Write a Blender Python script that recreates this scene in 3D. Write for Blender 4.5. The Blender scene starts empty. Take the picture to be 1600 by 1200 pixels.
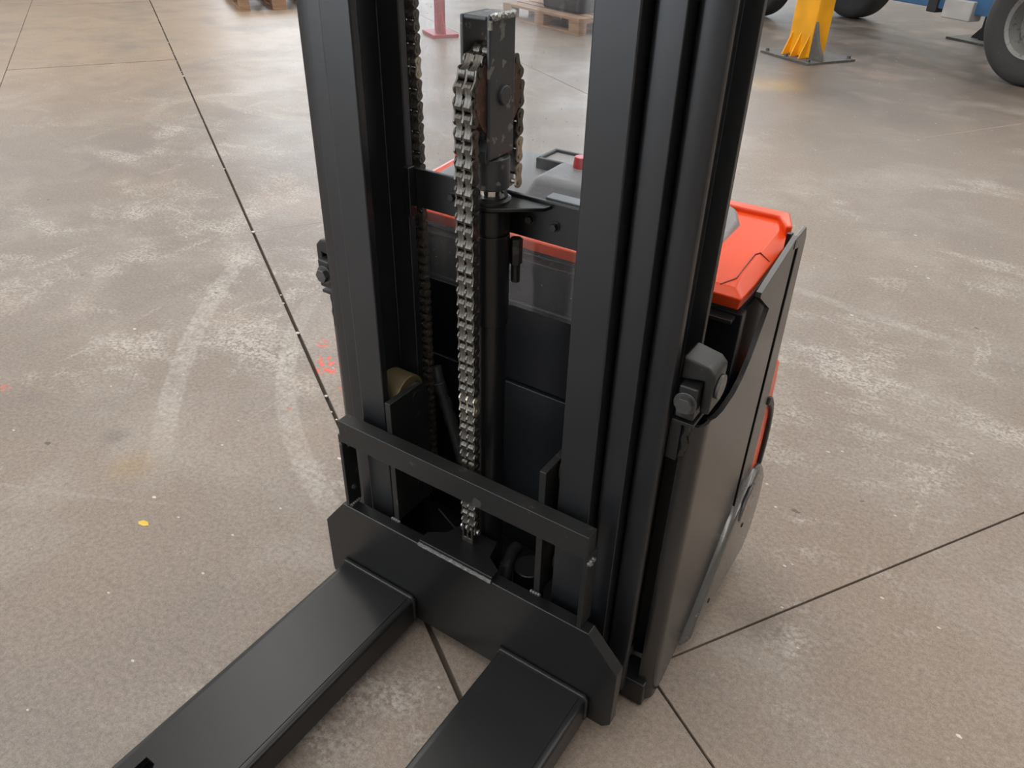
import bpy, bmesh, math, random
from mathutils import Vector, Matrix
random.seed(7)
R = math.radians
scene = bpy.context.scene
col = scene.collection

# ------------------------------------------------------------------ camera
F_PX = 1200.0
YAW, PIT, ROL = R(-32.67), R(33.9), R(1.46)
CAM = Vector((0.598, -0.757, 1.286))
fw = Vector((math.sin(YAW)*math.cos(PIT), math.cos(YAW)*math.cos(PIT), -math.sin(PIT)))
rt = Vector((math.cos(YAW), -math.sin(YAW), 0)); up = rt.cross(fw)
c_, s_ = math.cos(ROL), math.sin(ROL)
rt, up = c_*rt + s_*up, -s_*rt + c_*up
cd = bpy.data.cameras.new('camera'); cam = bpy.data.objects.new('camera', cd); col.objects.link(cam)
cd.sensor_width = 36.0; cd.lens = F_PX/1600*36; cd.clip_start = 0.02; cd.clip_end = 100
m = Matrix((rt, up, -fw)).transposed().to_4x4(); m.translation = CAM
cam.matrix_world = m
scene.camera = cam

# ------------------------------------------------------------------ exposure, world
vs = scene.view_settings
vs.view_transform = 'Standard'; vs.look = 'None'; vs.gamma = 1.0; vs.use_curve_mapping = False
vs.exposure = -0.84
scene.cycles.max_bounces = 6; scene.cycles.diffuse_bounces = 3; scene.cycles.glossy_bounces = 3; scene.cycles.transparent_max_bounces = 8
w = bpy.data.worlds.new('world'); scene.world = w; w.use_nodes = True
w.node_tree.nodes['Background'].inputs[0].default_value = (0.75, 0.85, 1.0, 1)
w.node_tree.nodes['Background'].inputs[1].default_value = 0.6
SKYLIGHT, DOORLIGHT, WINLIGHT = 8.0, 8.0, 6.0

# ------------------------------------------------------------------ material helpers
class NT:
    def __init__(s, name):
        s.m = bpy.data.materials.new(name); s.m.use_nodes = True
        s.t = s.m.node_tree; s.b = s.t.nodes['Principled BSDF']
    def n(s, typ, **kw):
        nd = s.t.nodes.new(typ)
        for k, v in kw.items(): setattr(nd, k, v)
        return nd
    def put(s, sock, v):
        if isinstance(v, bpy.types.NodeSocket): s.t.links.new(v, sock)
        elif isinstance(v, (tuple, list)) and len(v) == 3 and sock.type == 'RGBA': sock.default_value = (*v, 1)
        else: sock.default_value = v
    def math(s, op, a, b=0.0, c=None, clamp=False):
        nd = s.n('ShaderNodeMath', operation=op, use_clamp=clamp)
        s.put(nd.inputs[0], a); s.put(nd.inputs[1], b)
        if c is not None: s.put(nd.inputs[2], c)
        return nd.outputs[0]
    def mix(s, f, a, b):
        nd = s.n('ShaderNodeMix', data_type='RGBA')
        s.put(nd.inputs[0], f); s.put(nd.inputs[6], a); s.put(nd.inputs[7], b)
        return nd.outputs[2]
    def pos(s):
        if not hasattr(s, '_p'): s._p = s.n('ShaderNodeNewGeometry').outputs['Position']
        return s._p
    def objc(s):
        if not hasattr(s, '_o'): s._o = s.n('ShaderNodeTexCoord').outputs['Object']
        return s._o
    def mapping(s, v, scale=(1,1,1), rot=(0,0,0), loc=(0,0,0)):
        nd = s.n('ShaderNodeMapping'); s.put(nd.inputs[0], v)
        nd.inputs['Scale'].default_value = scale; nd.inputs['Rotation'].default_value = rot; nd.inputs['Location'].default_value = loc
        return nd.outputs[0]
    def noise(s, v, scale, detail=4, rough=0.55, dist=0.0):
        nd = s.n('ShaderNodeTexNoise'); s.put(nd.inputs['Vector'], v)
        nd.inputs['Scale'].default_value = scale; nd.inputs['Detail'].default_value = detail
        nd.inputs['Roughness'].default_value = rough; nd.inputs['Distortion'].default_value = dist
        return nd.outputs[0]
    def step(s, v, a, b, lo=0.0, hi=1.0):
        nd = s.n('ShaderNodeMapRange', interpolation_type='SMOOTHSTEP'); s.put(nd.inputs[0], v)
        nd.inputs[1].default_value = a; nd.inputs[2].default_value = b
        nd.inputs[3].default_value = lo; nd.inputs[4].default_value = hi
        return nd.outputs[0]
    def bump(s, h, strength, dist):
        nd = s.n('ShaderNodeBump'); s.put(nd.inputs['Height'], h)
        nd.inputs['Strength'].default_value = strength; nd.inputs['Distance'].default_value = dist
        s.t.links.new(nd.outputs[0], s.b.inputs['Normal'])
    def set(s, **kw):
        names = dict(color='Base Color', rough='Roughness', metal='Metallic', spec='Specular IOR Level', coat='Coat Weight',
                     coatr='Coat Roughness', trans='Transmission Weight', alpha='Alpha', ior='IOR', emit='Emission Color', emits='Emission Strength')
        for k, v in kw.items(): s.put(s.b.inputs[names[k]], v)
        return s

def paint(name, c, rough, wear=(0.1, 0.1, 0.1), wear_amt=0.0, metal=0.0, coat=0.0, bump=0.02, spec=0.5, nscale=30, rvar=0.08):
    t = NT(name); p = t.objc()
    n1 = t.noise(p, nscale, 3, 0.6)
    n2 = t.noise(p, 6, 1)
    base = t.mix(t.step(n2, 0.3, 0.7), tuple(x*0.88 for x in c), tuple(min(1, x*1.1) for x in c))
    if wear_amt > 0:
        base = t.mix(t.math('MULTIPLY', t.step(n1, 0.66-wear_amt*0.3, 0.72-wear_amt*0.3), wear_amt*2, clamp=True), base, wear)
    t.set(color=base, rough=t.math('MULTIPLY_ADD', n1, rvar, rough-rvar/2), metal=metal, coat=coat, spec=spec)
    if bump: t.bump(t.noise(p, 220, 3), bump, 0.004)
    return t.m

M = {}
M['black'] = paint('black_paint', (0.0105, 0.0108, 0.0115), 0.31, (0.10, 0.10, 0.10), 0.02, bump=0.008, rvar=0.04)
M['black_worn'] = paint('worn_black_paint', (0.014, 0.014, 0.014), 0.38, (0.12, 0.11, 0.10), 0.16, bump=0.05)
M['mast'] = paint('mast_black_paint', (0.0125, 0.0135, 0.0155), 0.34, (0.08, 0.08, 0.08), 0.0, bump=0.0, rvar=0.03, spec=0.6)
M['guard'] = paint('guard_black_paint', (0.013, 0.012, 0.012), 0.24, (0.08, 0.08, 0.08), 0.0, bump=0, rvar=0.03, spec=0.75)
M['yoke'] = paint('scuffed_yoke_steel', (0.048, 0.050, 0.053), 0.34, (0.34, 0.33, 0.31), 0.24, nscale=45, bump=0.08)
M['panel'] = paint('charcoal_panel', (0.006, 0.007, 0.010), 0.35)
M['panel_low'] = paint('grey_black_panel', (0.013, 0.015, 0.018), 0.42)
M['orange'] = paint('orange_paint', (0.86, 0.075, 0.012), 0.26, coat=0.1, bump=0.0, rvar=0.03, spec=0.32)
M['orange_dark'] = paint('groove_shade_orange', (0.22, 0.018, 0.004), 0.4, bump=0)  # shade of the hood groove put into the colour
M['grey_plastic'] = paint('grey_textured_plastic', (0.27, 0.27, 0.28), 0.5, bump=0.2)
M['dark_plastic'] = paint('dark_plastic', (0.02, 0.02, 0.022), 0.4)
M['silver'] = paint('graphite_metallic_paint', (0.13, 0.125, 0.12), 0.27, (0.3, 0.3, 0.3), 0.03, metal=0.55, coat=0.4, bump=0, rvar=0.03)
M['chain'] = paint('oiled_chain_steel', (0.115, 0.105, 0.092), 0.36, (0.03, 0.026, 0.02), 0.25, metal=0.75, nscale=120, bump=0.05)
M['chain_dark'] = paint('dark_chain_steel', (0.13, 0.115, 0.10), 0.40, (0.03, 0.028, 0.025), 0.25, metal=0.6, nscale=120)
M['chain_gold'] = paint('bright_chain_steel', (0.42, 0.38, 0.30), 0.35, metal=0.7)
M['rust'] = paint('rusty_sheave', (0.12, 0.065, 0.05), 0.6, (0.22, 0.12, 0.09), 0.35, metal=0.3, nscale=60, bump=0.1)
M['chrome'] = paint('polished_rod', (0.75, 0.74, 0.72), 0.12, metal=1.0, bump=0)
M['bolt'] = paint('bolt_steel', (0.12, 0.12, 0.12), 0.35, (0.4, 0.4, 0.4), 0.1, metal=0.7)
M['weld'] = paint('weld_bead', (0.42, 0.41, 0.39), 0.28, (0.6, 0.6, 0.58), 0.3, metal=0.8, bump=0.4, nscale=90)
M['weld_dull'] = paint('painted_weld_bead', (0.13, 0.13, 0.125), 0.32, (0.35, 0.35, 0.34), 0.2, metal=0.5, bump=0.3, nscale=90)
M['roller'] = paint('bronze_roller', (0.16, 0.12, 0.07), 0.5, metal=0.5)
M['rubber'] = paint('tyre_rubber', (0.035, 0.034, 0.033), 0.75, (0.09, 0.085, 0.08), 0.12, bump=0.2)
M['hose'] = paint('hose_rubber', (0.025, 0.027, 0.028), 0.5)
M['yellow'] = paint('yellow_paint', (0.90, 0.40, 0.012), 0.4, (0.35, 0.2, 0.05), 0.04, bump=0)
M['plate'] = paint('dirty_base_plate', (0.10, 0.095, 0.09), 0.6, (0.2, 0.19, 0.17), 0.25)
M['blue'] = paint('blue_paint', (0.03, 0.11, 0.24), 0.5, (0.10, 0.13, 0.16), 0.1)
M['rim'] = paint('dusty_rim', (0.20, 0.195, 0.185), 0.5, (0.08, 0.075, 0.07), 0.3, metal=0.3)
M['red'] = paint('red_paint', (0.45, 0.03, 0.04), 0.45)
M['red_button'] = paint('red_button', (0.7, 0.02, 0.03), 0.3)
M['lightbox'] = paint('light_grey_paint', (0.42, 0.41, 0.40), 0.6)
M['leaf'] = paint('yellow_chip', (0.75, 0.52, 0.08), 0.6)
M['crumb'] = paint('pale_filler', (0.6, 0.57, 0.52), 0.8)
t = NT('pallet_wood'); p = t.objc()
g = t.noise(t.mapping(p, (3, 3, 40)), 3, 5)
t.set(color=t.mix(g, (0.16, 0.085, 0.05), (0.48, 0.31, 0.20)), rough=0.8); M['wood'] = t.m
# clear scratched acrylic: mostly see-through, with a thin haze of dust
t = NT('clear_acrylic'); p = t.pos()
gl = t.n('ShaderNodeBsdfGlossy'); gl.inputs['Roughness'].default_value = 0.09; gl.inputs['Color'].default_value = (1, 1, 1, 1)
tr = t.n('ShaderNodeBsdfTransparent'); tr.inputs[0].default_value = (0.93, 0.94, 0.95, 1)
df = t.n('ShaderNodeBsdfDiffuse'); df.inputs['Color'].default_value = (0.85, 0.87, 0.9, 1)
tl = t.n('ShaderNodeBsdfTranslucent'); tl.inputs['Color'].default_value = (0.85, 0.87, 0.9, 1)
fr = t.n('ShaderNodeFresnel'); fr.inputs[0].default_value = 1.49
m1 = t.n('ShaderNodeMixShader'); m2 = t.n('ShaderNodeMixShader'); m3 = t.n('ShaderNodeMixShader')
m3.inputs[0].default_value = 0.5; t.t.links.new(df.outputs[0], m3.inputs[1]); t.t.links.new(tl.outputs[0], m3.inputs[2])
bfac = t.n('ShaderNodeNewGeometry').outputs['Backfacing']
t.put(m1.inputs[0], t.math('MULTIPLY', fr.outputs[0], t.math('SUBTRACT', 1.6, t.math('MULTIPLY', bfac, 1.6)))); t.t.links.new(tr.outputs[0], m1.inputs[1]); t.t.links.new(gl.outputs[0], m1.inputs[2])
dust = t.math('MULTIPLY_ADD', t.noise(t.mapping(p, (1, 1, 0.35)), 9, 5, 0.7), 0.16, -0.045, clamp=True)
spk = t.step(t.noise(p, 260, 2, 0.5), 0.67, 0.74, 0, 0.3)
sxyz = t.n('ShaderNodeSeparateXYZ'); t.put(sxyz.inputs[0], p)
smear = t.math('MULTIPLY', t.step(sxyz.outputs[0], -0.16, 0.02, 1, 0), t.math('MULTIPLY', t.step(sxyz.outputs[2], 0.86, 0.98), t.step(t.noise(t.mapping(p, (1, 1, 0.25)), 30, 5, 0.7), 0.3, 0.7, 0.02, 0.20)))
t.put(m2.inputs[0], t.math('ADD', t.math('ADD', dust, smear), spk, clamp=True))
t.t.links.new(m1.outputs[0], m2.inputs[1]); t.t.links.new(m3.outputs[0], m2.inputs[2])
t.t.links.new(m2.outputs[0], t.t.nodes['Material Output'].inputs[0]); M['acrylic'] = t.m

def emis(name, c, s):
    t = NT(name); t.set(color=(0.8, 0.8, 0.8), emit=c, emits=s, rough=0.6); return t.m

# ------------------------------------------------------------------ mesh helpers
def box(bm, x0, x1, y0, y1, z0, z1):
    v = [bm.verts.new((x, y, z)) for z in (z0, z1) for y in (y0, y1) for x in (x0, x1)]
    for f in ((0,2,3,1), (4,5,7,6), (0,1,5,4), (1,3,7,5), (3,2,6,7), (2,0,4,6)): bm.faces.new([v[i] for i in f])
    return v
def prism(bm, pts, axis, a0, a1):
    def P(u, v, a):
        return {'x': (a, u, v), 'y': (u, a, v), 'z': (u, v, a)}[axis]
    A = [bm.verts.new(P(u, v, a0)) for u, v in pts]; B = [bm.verts.new(P(u, v, a1)) for u, v in pts]
    n = len(pts)
    bm.faces.new(A); bm.faces.new(B[::-1])
    for i in range(n): bm.faces.new((A[i], B[i], B[(i+1) % n], A[(i+1) % n]))
    return A + B
def hull_loft(bm, loops):
    """closed loft through loops of equal length (lists of xyz), capped"""
    L = [[bm.verts.new(p) for p in lp] for lp in loops]; n = len(L[0])
    for a, b in zip(L, L[1:]):
        for i in range(n): bm.faces.new((a[i], a[(i+1) % n], b[(i+1) % n], b[i]))
    bm.faces.new(L[0][::-1]); bm.faces.new(L[-1])
def frame_of(d):
    d = Vector(d).normalized(); a = Vector((0, 0, 1)) if abs(d.z) < 0.9 else Vector((1, 0, 0))
    u = d.cross(a).normalized(); return u, d.cross(u).normalized()
def cyl(bm, p0, p1, r0, r1=None, seg=20, ph=0.0):
    r1 = r0 if r1 is None else r1
    p0, p1 = Vector(p0), Vector(p1); u, v = frame_of(p1-p0)
    hull_loft(bm, [[p + (u*math.cos(a) + v*math.sin(a))*r for a in [ph + 2*math.pi*i/seg for i in range(seg)]] for p, r in ((p0, r0), (p1, r1))])
def lathe(bm, o, ax, prof, seg=32):
    """closed ring profile [(r, h)] revolved about axis"""
    o, ax = Vector(o), Vector(ax).normalized(); u, v = frame_of(ax); rings = []
    for i in range(seg):
        a = 2*math.pi*i/seg; d = u*math.cos(a) + v*math.sin(a)
        rings.append([bm.verts.new(o + d*r + ax*h) for r, h in prof])
    n = len(prof)
    for i in range(seg):
        A, B = rings[i], rings[(i+1) % seg]
        for k in range(n): bm.faces.new((A[k], A[(k+1) % n], B[(k+1) % n], B[k]))
def tube(bm, path, r, seg=10):
    path = [Vector(p) for p in path]; loops = []; pu = None
    for i, p in enumerate(path):
        d = (path[min(i+1, len(path)-1)] - path[max(i-1, 0)]).normalized()
        if pu is None: pu, _ = frame_of(d)
        pu = (pu - d*pu.dot(d)).normalized(); v = d.cross(pu)
        loops.append([p + (pu*math.cos(2*math.pi*k/seg) + v*math.sin(2*math.pi*k/seg))*r for k in range(seg)])
    hull_loft(bm, loops)
def mesh_of(name, bm, mat, smooth=True):
    bmesh.ops.recalc_face_normals(bm, faces=bm.faces)
    me = bpy.data.meshes.new(name); bm.to_mesh(me); bm.free()
    me.materials.append(M[mat] if isinstance(mat, str) else mat)
    if smooth: me.shade_smooth(); me.set_sharp_from_angle(angle=R(38))
    return me
def obj(name, bm, mat, parent=None, bevel=0.0, seg=2, label=None, loc=None, sharp=38):
    me = mesh_of(name, bm, mat)
    if sharp != 38: me.set_sharp_from_angle(angle=R(sharp))
    o = bpy.data.objects.new(name, me); col.objects.link(o)
    if loc: o.location = loc
    if parent is not None: o.parent = parent
    if bevel:
        b = o.modifiers.new('bevel', 'BEVEL'); b.width = bevel; b.segments = seg; b.limit_method = 'ANGLE'; b.angle_limit = R(sharp)
        b.harden_normals = True
    if label: o['label'] = label
    return o
def BM(): return bmesh.new()
def bx(name, b, mat, parent=None, bevel=0.0, **kw):
    bm = BM(); box(bm, *b); return obj(name, bm, mat, parent, bevel, **kw)
def thing(name, label, cat, loc=(0, 0, 0), rz=0.0, group=None):
    o = bpy.data.objects.new(name, None); col.objects.link(o); o.location = loc; o.rotation_euler = (0, 0, rz)
    o.empty_display_size = 0.1
    o['label'] = label; o['category'] = cat
    if group: o['group'] = group
    return o
def struct(o): o['kind'] = 'structure'; return o
def copy_of(o, parent, loc=None, mat=None):
    c = o.copy(); col.objects.link(c); c.parent = parent
    if loc is not None: c.location = loc
    if mat:
        c.material_slots[0].link = 'OBJECT'; c.material_slots[0].material = M[mat]
    return c

# ------------------------------------------------------------------ hall: grid directions of the slab joints
D1 = Vector((-0.849, 0.529)).normalized(); NN = Vector((-D1.y, D1.x))*-1.0   # NN = (0.529, 0.849)
GRZ = math.atan2(D1.y, D1.x)
def g2w(d, n, z=0.0): q = D1*d + NN*n; return Vector((q.x, q.y, z))

# floor material -----------------------------------------------------
t = NT('worn_concrete'); p = t.pos()
big = t.noise(p, 0.45, 4, 0.5); mid = t.noise(p, 2.2, 6, 0.62, 0.4); fine = t.noise(p, 38, 3, 0.7); grit = t.noise(p, 260, 2, 0.6)
c = t.mix(t.step(big, 0.38, 0.62), (0.268, 0.208, 0.164), (0.250, 0.210, 0.180))
c = t.mix(t.step(mid, 0.42, 0.75), c, (0.325, 0.280, 0.243))
c = t.mix(t.math('MULTIPLY', t.step(fine, 0.5, 0.75), 0.30), c, (0.17, 0.145, 0.122))
# dusty pale sweeps
sw = t.noise(t.mapping(p, (1.0, 1.7, 1), (0, 0, R(32))), 1.5, 7, 0.68, 0.25)
sw2 = t.noise(t.mapping(p, (5.0, 1.2, 1), (0, 0, R(62))), 1.6, 6, 0.72, 0.3)
fine2 = t.noise(p, 95, 2, 0.7)
def near_d(x, y, r0, r1):
    v = t.n('ShaderNodeVectorMath', operation='DISTANCE'); t.put(v.inputs[0], p); v.inputs[1].default_value = (x, y, 0)
    return t.step(v.outputs['Value'], r0, r1, 1, 0)
zone = t.math('MAXIMUM', t.math('MAXIMUM', near_d(-2.0, 1.0, 0.5, 1.5), near_d(-3.3, 2.3, 0.4, 1.4)), near_d(1.2, 1.7, 0.5, 1.6))
lift = t.math('MULTIPLY', zone, 0.075)
dustm = t.math('MULTIPLY', t.step(t.math('ADD', sw, lift), 0.545, 0.70), t.step(t.math('ADD', fine, fine2), 0.82, 1.12))
dustm = t.math('MAXIMUM', dustm, t.math('MULTIPLY', t.step(t.math('ADD', sw2, lift), 0.63, 0.74), t.step(fine2, 0.40, 0.60, 0.1, 0.8)))
def near(x, y, r0, r1):   # soft round region
    v = t.n('ShaderNodeVectorMath', operation='DISTANCE'); t.put(v.inputs[0], p); v.inputs[1].default_value = (x, y, 0)
    return t.step(v.outputs['Value'], r0, r1, 1, 0), v.outputs['Value']
c = t.mix(t.math('MULTIPLY', dustm, 0.66), c, (0.54, 0.50, 0.455))
# pale curved tyre tracks: (cx, cy, radius, width, mid x, mid y, reach, strength)
for (cx, cy, r, wd, mx, my, ln, st) in [
        (1.193, 2.682, 3.4255, 0.038, -1.45, 0.52, 0.75, 0.55), (0.089, 1.627, 1.5826, 0.034, -0.90, 0.42, 0.72, 0.5),
        (-3.55, 2.35, 0.42, 0.05, -3.8, 2.2, 0.62, 0.5), (-3.4, 3.4, 0.95, 0.06, -3.1, 2.6, 0.8, 0.4), (3.2, 4.6, 3.0, 0.012, 1.3, 2.0, 0.5, 0.2),
        (2.9, 0.2, 2.0, 0.025, 1.0, 1.2, 0.6, 0.3), (-3.0, 4.0, 4.6, 0.006, -1.4, -0.1, 0.7, 0.25), (1.0, 6.0, 4.1, 0.03, 0.6, 1.9, 0.7, 0.35)]:
    _, dv = near(cx, cy, 0, 1)
    e = t.math('ABSOLUTE', t.math('SUBTRACT', dv, r))
    band = t.step(e, wd*0.7, wd, 1, 0); rg, _ = near(mx, my, ln*0.75, ln)
    mk = t.math('MULTIPLY', t.math('MULTIPLY', band, rg), t.math('MULTIPLY', t.math('MULTIPLY', t.step(fine, 0.38, 0.60, 0.25, 1), t.step(sw, 0.35, 0.55, 0.35, 1)), st))
    c = t.mix(mk, c, (0.48, 0.445, 0.40))
# straight scratches
wv = t.noise(t.mapping(p, (30, 0.6, 1), (0, 0, R(50))), 2.0, 3, 0.5)
c = t.mix(t.step(wv, 0.73, 0.75, 0, 0.2), c, (0.66, 0.61, 0.54))
# oil stains by the vehicle lift, wide darkening painted in for dark reflections there, rusty patch, yellow paint remains
for (x, y, r0, r1, cc, st) in [(-6.5, 4.0, 0.8, 4.5, (0.37, 0.265, 0.18), 0.8), (-0.56, 5.22, 0.05, 0.55, (0.06, 0.055, 0.06), 0.75), (-0.1, 4.85, 0.05, 0.45, (0.10, 0.09, 0.085), 0.6),
        (-0.3, 6.0, 0.5, 2.2, (0.10, 0.078, 0.062), 0.75), (-1.0, 8.6, 1.5, 4.0, (0.085, 0.068, 0.055), 0.85), (1.6, 5.0, 0.4, 2.0, (0.14, 0.11, 0.09), 0.7), (-0.3, 4.3, 0.2, 0.9, (0.16, 0.13, 0.105), 0.6),
        (-1.09, 5.25, 0.0, 0.38, (0.42, 0.27, 0.09), 0.6), (0.47, 0.42, 0.0, 0.10, (0.13, 0.10, 0.075), 0.6),
        (-1.02, -0.02, 0.0, 0.09, (0.36, 0.25, 0.13), 0.5), (-1.52, 0.0, 0.0, 0.05, (0.16, 0.14, 0.13), 0.7), (-1.17, 0.03, 0, 0.06, (0.15, 0.13, 0.12), 0.55)]:
    rg, _ = near(x, y, r0, r1)
    c = t.mix(t.math('MULTIPLY', t.math('MULTIPLY', rg, t.step(mid, 0.30, 0.55, 0.35, 1)), st), c, cc)
# red spray marks by the long joint
rm = t.noise(p, 55, 2, 0.5)
for (x, y, r) in [(-1.06, 0.70, 0.03), (-0.95, 0.60, 0.055), (-0.99, 0.63, 0.03), (-1.63, -0.013, 0.022), (-0.88, 0.38, 0.012), (-0.83, 0.55, 0.02)]:
    rg, _ = near(x, y, r*0.5, r)
    c = t.mix(t.math('MULTIPLY', rg, t.step(rm, 0.5, 0.56)), c, (0.80, 0.13, 0.09))
pk = t.noise(p, 1.1, 5, 0.6)
c = t.mix(t.step(pk, 0.56, 0.72, 0, 0.55), c, (0.31, 0.215, 0.162))
c = t.mix(t.step(t.noise(t.mapping(p, loc=(7, 3, 0)), 0.9, 6, 0.65), 0.52, 0.70, 0, 0.5), c, (0.20, 0.175, 0.158))
gr = t.math('MULTIPLY', t.math('SUBTRACT', t.math('ADD', t.noise(p, 420, 2, 0.6), fine2), 1.0), 0.95)
hsv = t.n('ShaderNodeHueSaturation'); t.put(hsv.inputs['Color'], c); t.put(hsv.inputs['Value'], t.math('ADD', 1.0, gr)); c = hsv.outputs[0]
c = t.mix(t.step(grit, 0.68, 0.74, 0, 0.55), c, (0.12, 0.10, 0.085))
def flecks(scale, rad, thr, cc, off):
    v = t.n('ShaderNodeTexVoronoi'); t.put(v.inputs['Vector'], t.mapping(p, (1, 1.6, 0), (0, 0, R(25)), (off, off, 0))); v.inputs['Scale'].default_value = scale
    sp = t.n('ShaderNodeSeparateColor'); t.put(sp.inputs[0], v.outputs['Color'])
    return t.math('MULTIPLY', t.step(t.math('ADD', v.outputs['Distance'], t.math('MULTIPLY', fine2, 0.08)), rad, rad*1.25, 1, 0), t.step(sp.outputs[0], thr, thr+0.01))
c = t.mix(flecks(7, 0.075, 0.72, None, 3.3), c, (0.66, 0.60, 0.52))
c = t.mix(t.math('MULTIPLY', flecks(6, 0.085, 0.75, None, 9.1), 0.75), c, (0.08, 0.068, 0.06))
c = t.mix(flecks(18, 0.10, 0.80, None, 5.7), c, (0.55, 0.50, 0.44))
rough = t.math('ADD', t.math('MULTIPLY_ADD', mid, -0.22, 0.56), t.math('MULTIPLY', dustm, 0.12))
t.set(color=c, rough=rough, spec=0.45)
t.bump(t.math('ADD', t.math('MULTIPLY', fine, 0.5), t.math('MULTIPLY', fine2, 0.6)), 0.36, 0.004)
M['concrete'] = t.m
t = NT('dark_joint'); t.set(color=(0.075, 0.058, 0.043), rough=0.9); M['joint'] = t.m
t = NT('pale_joint_seal'); t.set(color=t.mix(t.noise(t.pos(), 9, 4), (0.24, 0.2, 0.17), (0.46, 0.42, 0.37)), rough=0.8); M['seal'] = t.m
t = NT('grey_wall_sheeting'); t.set(color=t.mix(t.noise(t.pos(), 1.5, 3), (0.42, 0.41, 0.38), (0.5, 0.49, 0.46)), rough=0.8); M['wall'] = t.m
t = NT('roof_sheeting'); t.set(color=t.mix(t.noise(t.pos(), 1.5, 3), (0.60, 0.60, 0.58), (0.68, 0.68, 0.66)), rough=0.8); M['roof'] = t.m
M['sky_panel'] = emis('translucent_roof_panel', (1.0, 0.97, 0.93), SKYLIGHT)
M['door_light'] = emis('daylight_door_panel', (0.80, 0.90, 1.0), DOORLIGHT)
M['win_light'] = emis('daylight_window_pane', (0.88, 0.95, 1.0), WINLIGHT)

DMIN, DMAX, NMIN, NMAX, HH = -9.0, 14.0, -11.0, 13.0, 6.5
def gbox(name, d0, d1, n0, n1, z0, z1, mat, parent=None, bevel=0.0):
    """box in slab-grid coordinates: own frame rotated with the hall"""
    bm = BM(); box(bm, d0, d1, -n1, -n0, z0, z1)
    o = obj(name, bm, mat, parent, bevel); 
    if parent is None: o.rotation_euler = (0, 0, GRZ)
    return o
# local axes: x = d, y = -n  (rotation by GRZ maps +x to D1; -y to NN)
floor = struct(gbox('floor', DMIN, DMAX, NMIN, NMAX, -0.10, -0.012, 'joint'))
G = 0.0032
slabs = [(DMIN, DMAX, NMIN, -1.18), (DMIN, 2.27, -1.18, -0.03), (2.27, 5.92, -1.18, -0.03), (5.92, 9.1, -1.18, -0.03), (9.1, 12.3, -1.18, -0.03), (12.3, DMAX, -1.18, -0.03),
         (-0.18, 2.27, -0.03, NMAX), (2.27, DMAX, -0.03, 2.47), (DMIN, -0.18, -0.03, 0.322), (DMIN, -0.18, 0.322, NMAX),
         (2.27, DMAX, 2.47, NMAX)]
for (a, b, n0, n1) in slabs:
    g1 = 0.0055 if abs(n1+0.03) < 1e-6 else G*0.75
    g0 = 0.0055 if abs(n0+0.03) < 1e-6 else G*0.75
    ga = 0.008 if a > 5 else G*.7; gb = 0.008 if b in (5.92, 9.1, 12.3) else G*.7
    gbox('floor_slab', a+ga, b-gb, n0+g0, n1-g1, -0.012, 0.0, 'concrete', floor, 0.0015)
T = 0.25
gbox('joint_seal', 2.27-G*.9, 2.27+G*.9, -1.17, -0.04, -0.0118, -0.0008, 'seal', floor)
gbox('joint_seal', 2.27-G*.9, 2.27+G*.9, -0.02, NMAX-0.1, -0.0118, -0.0008, 'seal', floor)
struct(gbox('ceiling', DMIN-T, DMAX+T, NMIN-T, NMAX+T, HH, HH+0.2, 'roof'))
struct(gbox('wall_back', DMIN-T, DMAX+T, NMAX, NMAX+T, -0.1, HH, 'wall'))
struct(gbox('wall_front', DMIN-T, DMAX+T, NMIN-T, NMIN, -0.1, HH, 'wall'))
struct(gbox('wall_left', DMAX, DMAX+T, NMIN, NMAX, -0.1, HH, 'wall'))
struct(gbox('wall_right', DMIN-T, DMIN, NMIN, NMAX, -0.1, HH, 'wall'))
k = 1
for n0 in (-9.3, -5.1, -0.9, 3.3, 7.5, 11.2):
    struct(gbox('window_%d' % k, -6.0, 11.0, n0, n0+1.1, HH-0.04, HH-0.005, 'sky_panel')); k += 1
struct(gbox('door_1', DMAX-0.06, DMAX-0.005, 1.2, 5.4, 0.0, 4.2, 'door_light'))
struct(gbox('door_2', DMAX-0.06, DMAX-0.005, 7.4, 12.7, 0.0, 6.0, 'door_light'))
struct(gbox('front_fill_panel', -2.5, 3.5, NMIN+0.005, NMIN+0.06, 0.0, 5.0, 'door_light'))  # unseen glowing panel, added so the mast faces brighten towards the top
for n0 in (-9, -4.5):
    struct(gbox('window_%d' % k, DMAX-0.06, DMAX-0.005, n0, n0+3.0, 3.2, 4.8, 'win_light')); k += 1

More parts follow.
